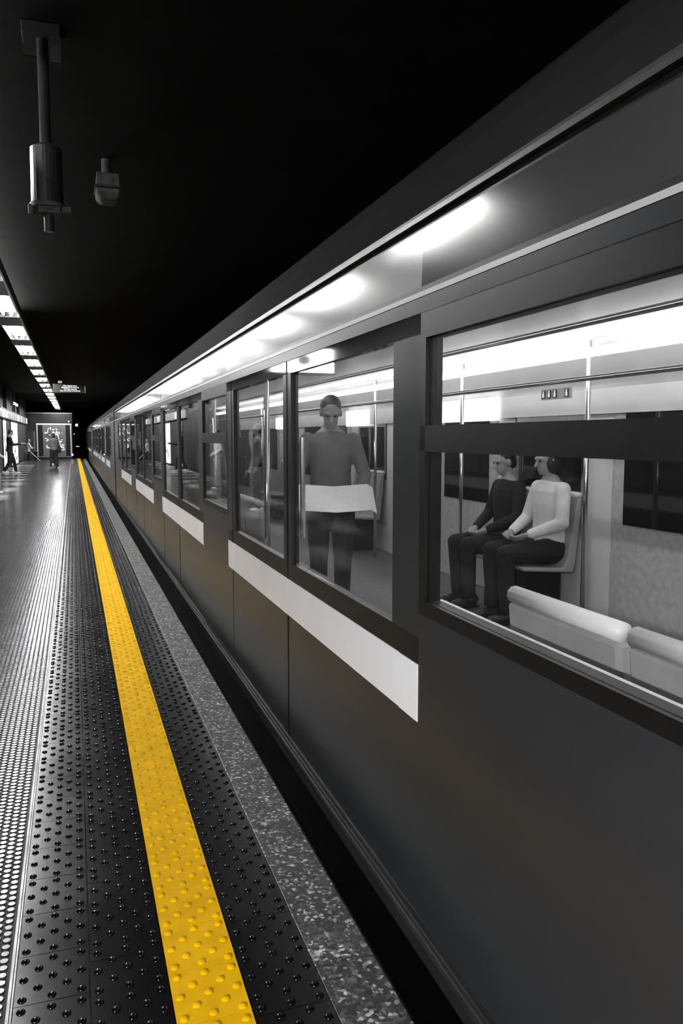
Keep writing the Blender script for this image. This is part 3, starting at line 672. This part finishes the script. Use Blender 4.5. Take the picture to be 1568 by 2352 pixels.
def person(label, loc, rz, s=1.0, pose='stand', arms=None, head_pitch=0.0, top=M_CGREY, sleeve='long', bottom=M_CBLACK, legs='slim', hair='short', hairm=M_HAIR, shoe=M_SHOED, stride=.0, hem=.86, flip=1, voxel=.0075):
    r = empty('person', loc, rz); tag(r, label, 'person')
    V3 = Vector
    sit = pose == 'sit'
    hz = (.56 if sit else .93)
    if sit:
        hip = [V3((x, 0, hz)) for x in (-.09, .09)]; knee = [V3((x * 1.25, .44, .53)) for x in (-.09, .09)]; ank = [V3((x * 1.2, .42, .09)) for x in (-.09, .09)]
    else:
        hip = [V3((x, 0, hz)) for x in (-.09, .09)]
        knee = [V3((-.09, .20 * stride + .02, .51)), V3((.09, -.05 * stride + .02, .50))]
        ank = [V3((-.085, .33 * stride, .09)), V3((.085, -.34 * stride, .09 + .04 * stride))]
    dz = hz - .93; lean = .0
    U = lambda x, y, z: V3((x, y, z + dz))
    shl = [U(-.165, 0, 1.375), U(.165, 0, 1.375)]
    arms = arms or [((-.22, -.02, 1.13), (-.23, .08, .89)), ((.22, -.02, 1.13), (.23, .08, .89))]
    el = [U(*a[0]) for a in arms]; wr = [U(*a[1]) for a in arms]
    hc = U(0, .015, 1.595); HM = Matrix.Rotation(-head_pitch, 3, 'X'); nk = U(0, 0, 1.47)
    hp = lambda x, y, z: nk + HM @ (V3((x, y, z)) + (hc - nk))
    b = MB()
    b.loft([(0, 0, hz - .07, .10, .08), (0, 0, hz, .155, .105), (0, 0, hz + .10, .145, .095), (0, .005, hz + .20, .13, .09), (0, .005, hz + .33, .15, .10), (0, 0, hz + .43, .165, .095), (0, 0, hz + .50, .11, .07), (0, 0, hz + .54, .06, .055)])
    b.cap(U(0, -.005, 1.42), .058, hp(0, -.015, -.06), .052)
    for i in (0, 1):
        sg = (-1, 1)[i]
        b.cap(hip[i] + V3((sg * .0, 0, -.02)), .088, knee[i], .056); b.cap(knee[i], .055, ank[i], .038)
        b.cap(V3(knee[i]) * .7 + V3(ank[i]) * .3 - V3((0, .012, 0)), .052, V3(knee[i]) * .4 + V3(ank[i]) * .6, .042)
        b.ell(ank[i] + V3((0, .06, -.055)), (.042, .125, .034))
        b.cap(shl[i] + V3((sg * .005, 0, -.01)), .052, el[i], .040); b.cap(el[i], .040, wr[i], .026)
        dd = wr[i] - el[i]; hand(b, wr[i], dd, V3((-sg * .7, .3, .3 if dd.z > -.15 else 0)), 1.0, .6, sg)
    # head: skull, jaw, nose, ears, brows, lips
    b.ell(hp(0, -.012, .022), (.073, .092, .088), HM); b.ell(hp(0, .022, -.035), (.054, .062, .072), HM); b.ell(hp(0, .060, -.082), (.026, .022, .018), HM)
    b.cap(hp(0, .080, .012), .010, hp(0, .102, -.022), .013, 8, 2)
    for sx in (-1, 1): b.ell(hp(sx * .074, -.008, -.005), (.011, .020, .031), HM, 8, 6); b.cap(hp(sx * .015, .080, .030), .009, hp(sx * .045, .068, .030), .008, 8, 2)
    b.cap(hp(-.018, .078, -.055), .008, hp(.018, .078, -.055), .008, 8, 2)
    sc = lambda mb: setattr(mb, 'v', [(p[0] * s * 1, p[1] * s, p[2] * s) for p in mb.v])
    def fin(mb, name, m, vx=voxel, **k):
        sc(mb); return mb.build(name, m, r, voxel=vx, **k)
    fin(b, 'body', M_SKIN)
    for sx in (-1, 1):
        e = MB().ell(hp(sx * .030, .077, .012), (.011, .008, .007), HM, 8, 6); fin(e, 'eye', M_BLACK, 0)
    # hair
    if hair != 'bald':
        h = MB(); h.ell(hp(0, -.030, .044), (.080, .092, .080), HM); h.ell(hp(0, -.050, -.01), (.074, .062, .075), HM)
        if hair == 'bob': h.ell(hp(0, -.045, -.05), (.085, .060, .085), HM); h.ell(hp(.062, -.01, -.03), (.024, .05, .075), HM); h.ell(hp(-.062, -.01, -.03), (.024, .05, .075), HM)
        if hair == 'long': h.ell(hp(0, -.05, -.10), (.085, .055, .16), HM)
        fin(h, 'hair', hairm)
    # top garment
    t = MB(); hb = hz - .93 + hem
    t.loft([(0, 0, hb, .172, .122), (0, 0, hz + .05, .165, .117), (0, .005, hz + .20, .148, .108), (0, .005, hz + .33, .166, .116), (0, 0, hz + .43, .182, .108), (0, 0, hz + .495, .12, .080), (0, 0, hz + .515, .075, .066)])
    for i in (0, 1):
        sg = (-1, 1)[i]
        if sleeve == 'long': t.cap(shl[i] + V3((sg * .003, 0, 0)), .060, el[i], .051); t.cap(el[i], .053, el[i].lerp(wr[i], .9), .039)
        else: t.cap(shl[i] + V3((sg * .003, 0, 0)), .060, shl[i].lerp(el[i], .72), .060)
    fin(t, 'jacket' if sleeve == 'long' else 'shirt', top)
    # trousers
    q = MB()
    q.loft([(0, 0, hz - .10, .12, .10), (0, 0, hz - .02, .168, .118), (0, 0, hz + .10, .158, .108)])
    for i in (0, 1):
        sg = (-1, 1)[i]
        if legs == 'wide' and not sit:
            a = ank[i] + V3((0, 0, .02))
            q.loft([(hip[i].x, 0, hz, .10, .11), (knee[i].x * 1.05, knee[i].y, .52, .098, .105), (a.x * 1.15, a.y, a.z, .115, .125)])
        else:
            q.cap(hip[i] + V3((0, 0, -.02)), .102, knee[i], .072); q.cap(knee[i], .070, ank[i] + V3((0, 0, .03)), .056)
    fin(q, 'trousers', bottom)
    for i in (0, 1):
        f = MB(); a = ank[i]
        f.ell(a + V3((0, .045, -.045)), (.048, .13, .042)); f.ell(a + V3((0, -.03, -.02)), (.045, .055, .055))
        sh = fin(f, 'shoe', shoe, .006)
        so = MB(); so.loft([(a.x, a.y + .045, a.z - .088, .046, .138), (a.x, a.y + .045, a.z - .068, .049, .142)]); sc(so)
        o2 = so.build('sole', M_SHOEW if shoe is M_SHOEW else M_SHOED, sh)
    return r

D = math.radians
person('woman seen from behind in grey blouse and wide black trousers, facing the advert poster', (-.887, 39.4, 0), D(4), .97, arms=[((-.23, -.03, 1.14), (-.15, .14, 1.04)), ((.23, -.02, 1.13), (.20, .14, .98))],
       head_pitch=.35, top=M_CGREY, legs='wide', hair='bob', hem=.90, shoe=M_SHOED)
person('walking man in dark clothes looking down at the phone he holds', (-2.42, 34.3, 0), D(-78), 1.04, arms=[((-.20, .10, 1.12), (-.10, .38, 1.16)), ((.20, .10, 1.12), (.12, .40, 1.15))],
       head_pitch=.45, top=M_CBLACK, legs='slim', hair='short', stride=.65, shoe=M_SHOEW)
person('person in pale striped top and wide light grey trousers at the left picture edge', (-1.93, 22.2, 0), D(-90), .98, arms=[((-.23, -.04, 1.14), (-.14, .12, 1.02)), ((.23, -.04, 1.14), (.14, .12, 1.0))],
       head_pitch=.3, top=M_CWHITE, bottom=M_CMID, legs='wide', hair='bob', hem=.82, shoe=M_SHOEW)
person('nearest standing person, only a white sneaker toe reaching in from the left', (-1.50, 15.2, 0), D(-90), 1.0, top=M_CGREY, bottom=M_CBLACK, legs='slim', shoe=M_SHOEW)
person('seated bald man in white shirt and dark trousers with crossed arms', (-2.70, 53.8, 0), D(-75), 1.02, 'sit', arms=[((-.22, .14, 1.16), (.06, .24, 1.17)), ((.22, .14, 1.14), (-.06, .26, 1.13))],
       head_pitch=.3, top=M_CWHITE, bottom=M_CBLACK, hair='bald', shoe=M_SHOED)
station_seat(-2.70, 53.8)
# things held or carried
r = empty('phone', (-2.42 + .47 * 1.04, 34.4, 1.22)); tag(r, 'pale phone held out by the walking man', 'phone')
MB().box(-.05, .12, -.045, .045, -.006, .006).build('phone_case', M_CWHITE, r, bevel=.004); MB().box(-.045, .115, -.04, .04, .006, .008).build('screen', M_LIGHTBOX, r)
r = empty('walking_stick', (-2.45, 53.6, .62)); tag(r, 'white stick sloping from the seated man down to the floor', 'walking stick')
MB().tube((-2.62, 53.3, .62), (-1.98, 52.6, .02), .020, 12, .016).build('shaft', M_SHOEW, r, (-2.45, 53.6, .62))
MB().cap((-2.70, 53.25, .60), .025, (-2.60, 53.3, .62), .025).build('grip', M_CWHITE, r, (-2.45, 53.6, .62))
r = empty('shoulder_bag', (-.64, 39.35, .9)); tag(r, 'black shoulder bag hanging on the right of the standing woman', 'bag')
og = (-.64, 39.35, .9)
MB().box(-.70, -.56, 39.2, 39.5, .72, .98).build('bag_body', M_CBLACK, r, og, bevel=.03)
b = MB()
for p, q in (((-.62, 39.28, .95), (-.70, 39.27, 1.34)), ((-.70, 39.27, 1.34), (-.74, 39.38, 1.40)), ((-.74, 39.38, 1.40), (-.70, 39.50, 1.30)), ((-.70, 39.50, 1.30), (-.62, 39.46, .95))): b.cap(p, .016, q, .016, 8, 2)
b.build('strap', M_CBLACK, r, og)
r = empty('small_bag', (-.90, 38.95, 0)); tag(r, 'small grey bag with white top on the floor by the woman\'s feet', 'bag')
MB().loft([(-.90, 38.95, 0.0, .09, .06), (-.90, 38.95, .12, .10, .07), (-.90, 38.95, .17, .06, .05)]).build('bag_body', M_CGREY, r, (-.90, 38.95, 0), bevel=.01)
MB().ell((-.93, 38.95, .22), (.05, .04, .06)).build('bag_top', M_CWHITE, r, (-.90, 38.95, 0), smooth=True)

# passengers
FZ = .055
person('seated passenger in dark jacket by the far window, left of the white-shirted one', (3.46, 5.92, FZ), D(90), .98, 'sit', arms=[((-.24, .05, 1.13), (-.10, .26, 1.02)), ((.24, .05, 1.13), (.10, .26, 1.02))], head_pitch=.3, top=M_CBLACK, bottom=M_CBLACK)
person('seated passenger in white shirt on the far bench of the nearest car', (3.46, 5.30, FZ), D(90), 1.0, 'sit', arms=[((-.24, .05, 1.13), (-.12, .26, 1.04)), ((.24, .05, 1.13), (.12, .26, 1.04))], head_pitch=.2, top=M_CWHITE, bottom=M_CBLACK, hair='bob')
person('standing passenger in grey reading a newspaper inside the nearest doors', (1.80, 5.65, FZ), D(165), 1.0, arms=[((-.25, .04, 1.12), (-.18, .30, .98)), ((.25, .04, 1.12), (.18, .30, .98))], head_pitch=.5, top=M_CGREY, bottom=M_CBLACK)
person('standing passenger in dark coat seen through the second window', (2.5, 12.9, FZ), D(140), .98, top=M_CBLACK, bottom=M_CBLACK, head_pitch=.2)
person('grey-haired passenger in pale top seen through the second window', (2.0, 12.3, FZ), D(200), .93, top=M_CMID, bottom=M_CGREY, hairm=M_HAIRG, head_pitch=.2)
r = empty('newspaper', (1.70, 5.24, 1.02)); tag(r, 'open white newspaper held by the passenger inside the doors', 'newspaper')
for sx in (-1, 1):
    P = [(0, 0, -.15), (sx * .24, -.02, -.15), (sx * .28, .01, -.15), (sx * .28, .01, .17), (sx * .24, -.02, .17), (0, 0, .17)]
    b = MB().add(P + [(x, y + .003, z) for x, y, z in P], [(0, 1, 4, 5), (1, 2, 3, 4), (6, 11, 10, 7), (7, 10, 9, 8), (0, 6, 7, 1), (1, 7, 8, 2), (2, 8, 9, 3), (3, 9, 10, 4), (4, 10, 11, 5), (5, 11, 6, 0)])
    b.build('page', M_PAPER, r)
r.rotation_euler = (-1.05, 0, D(-14))
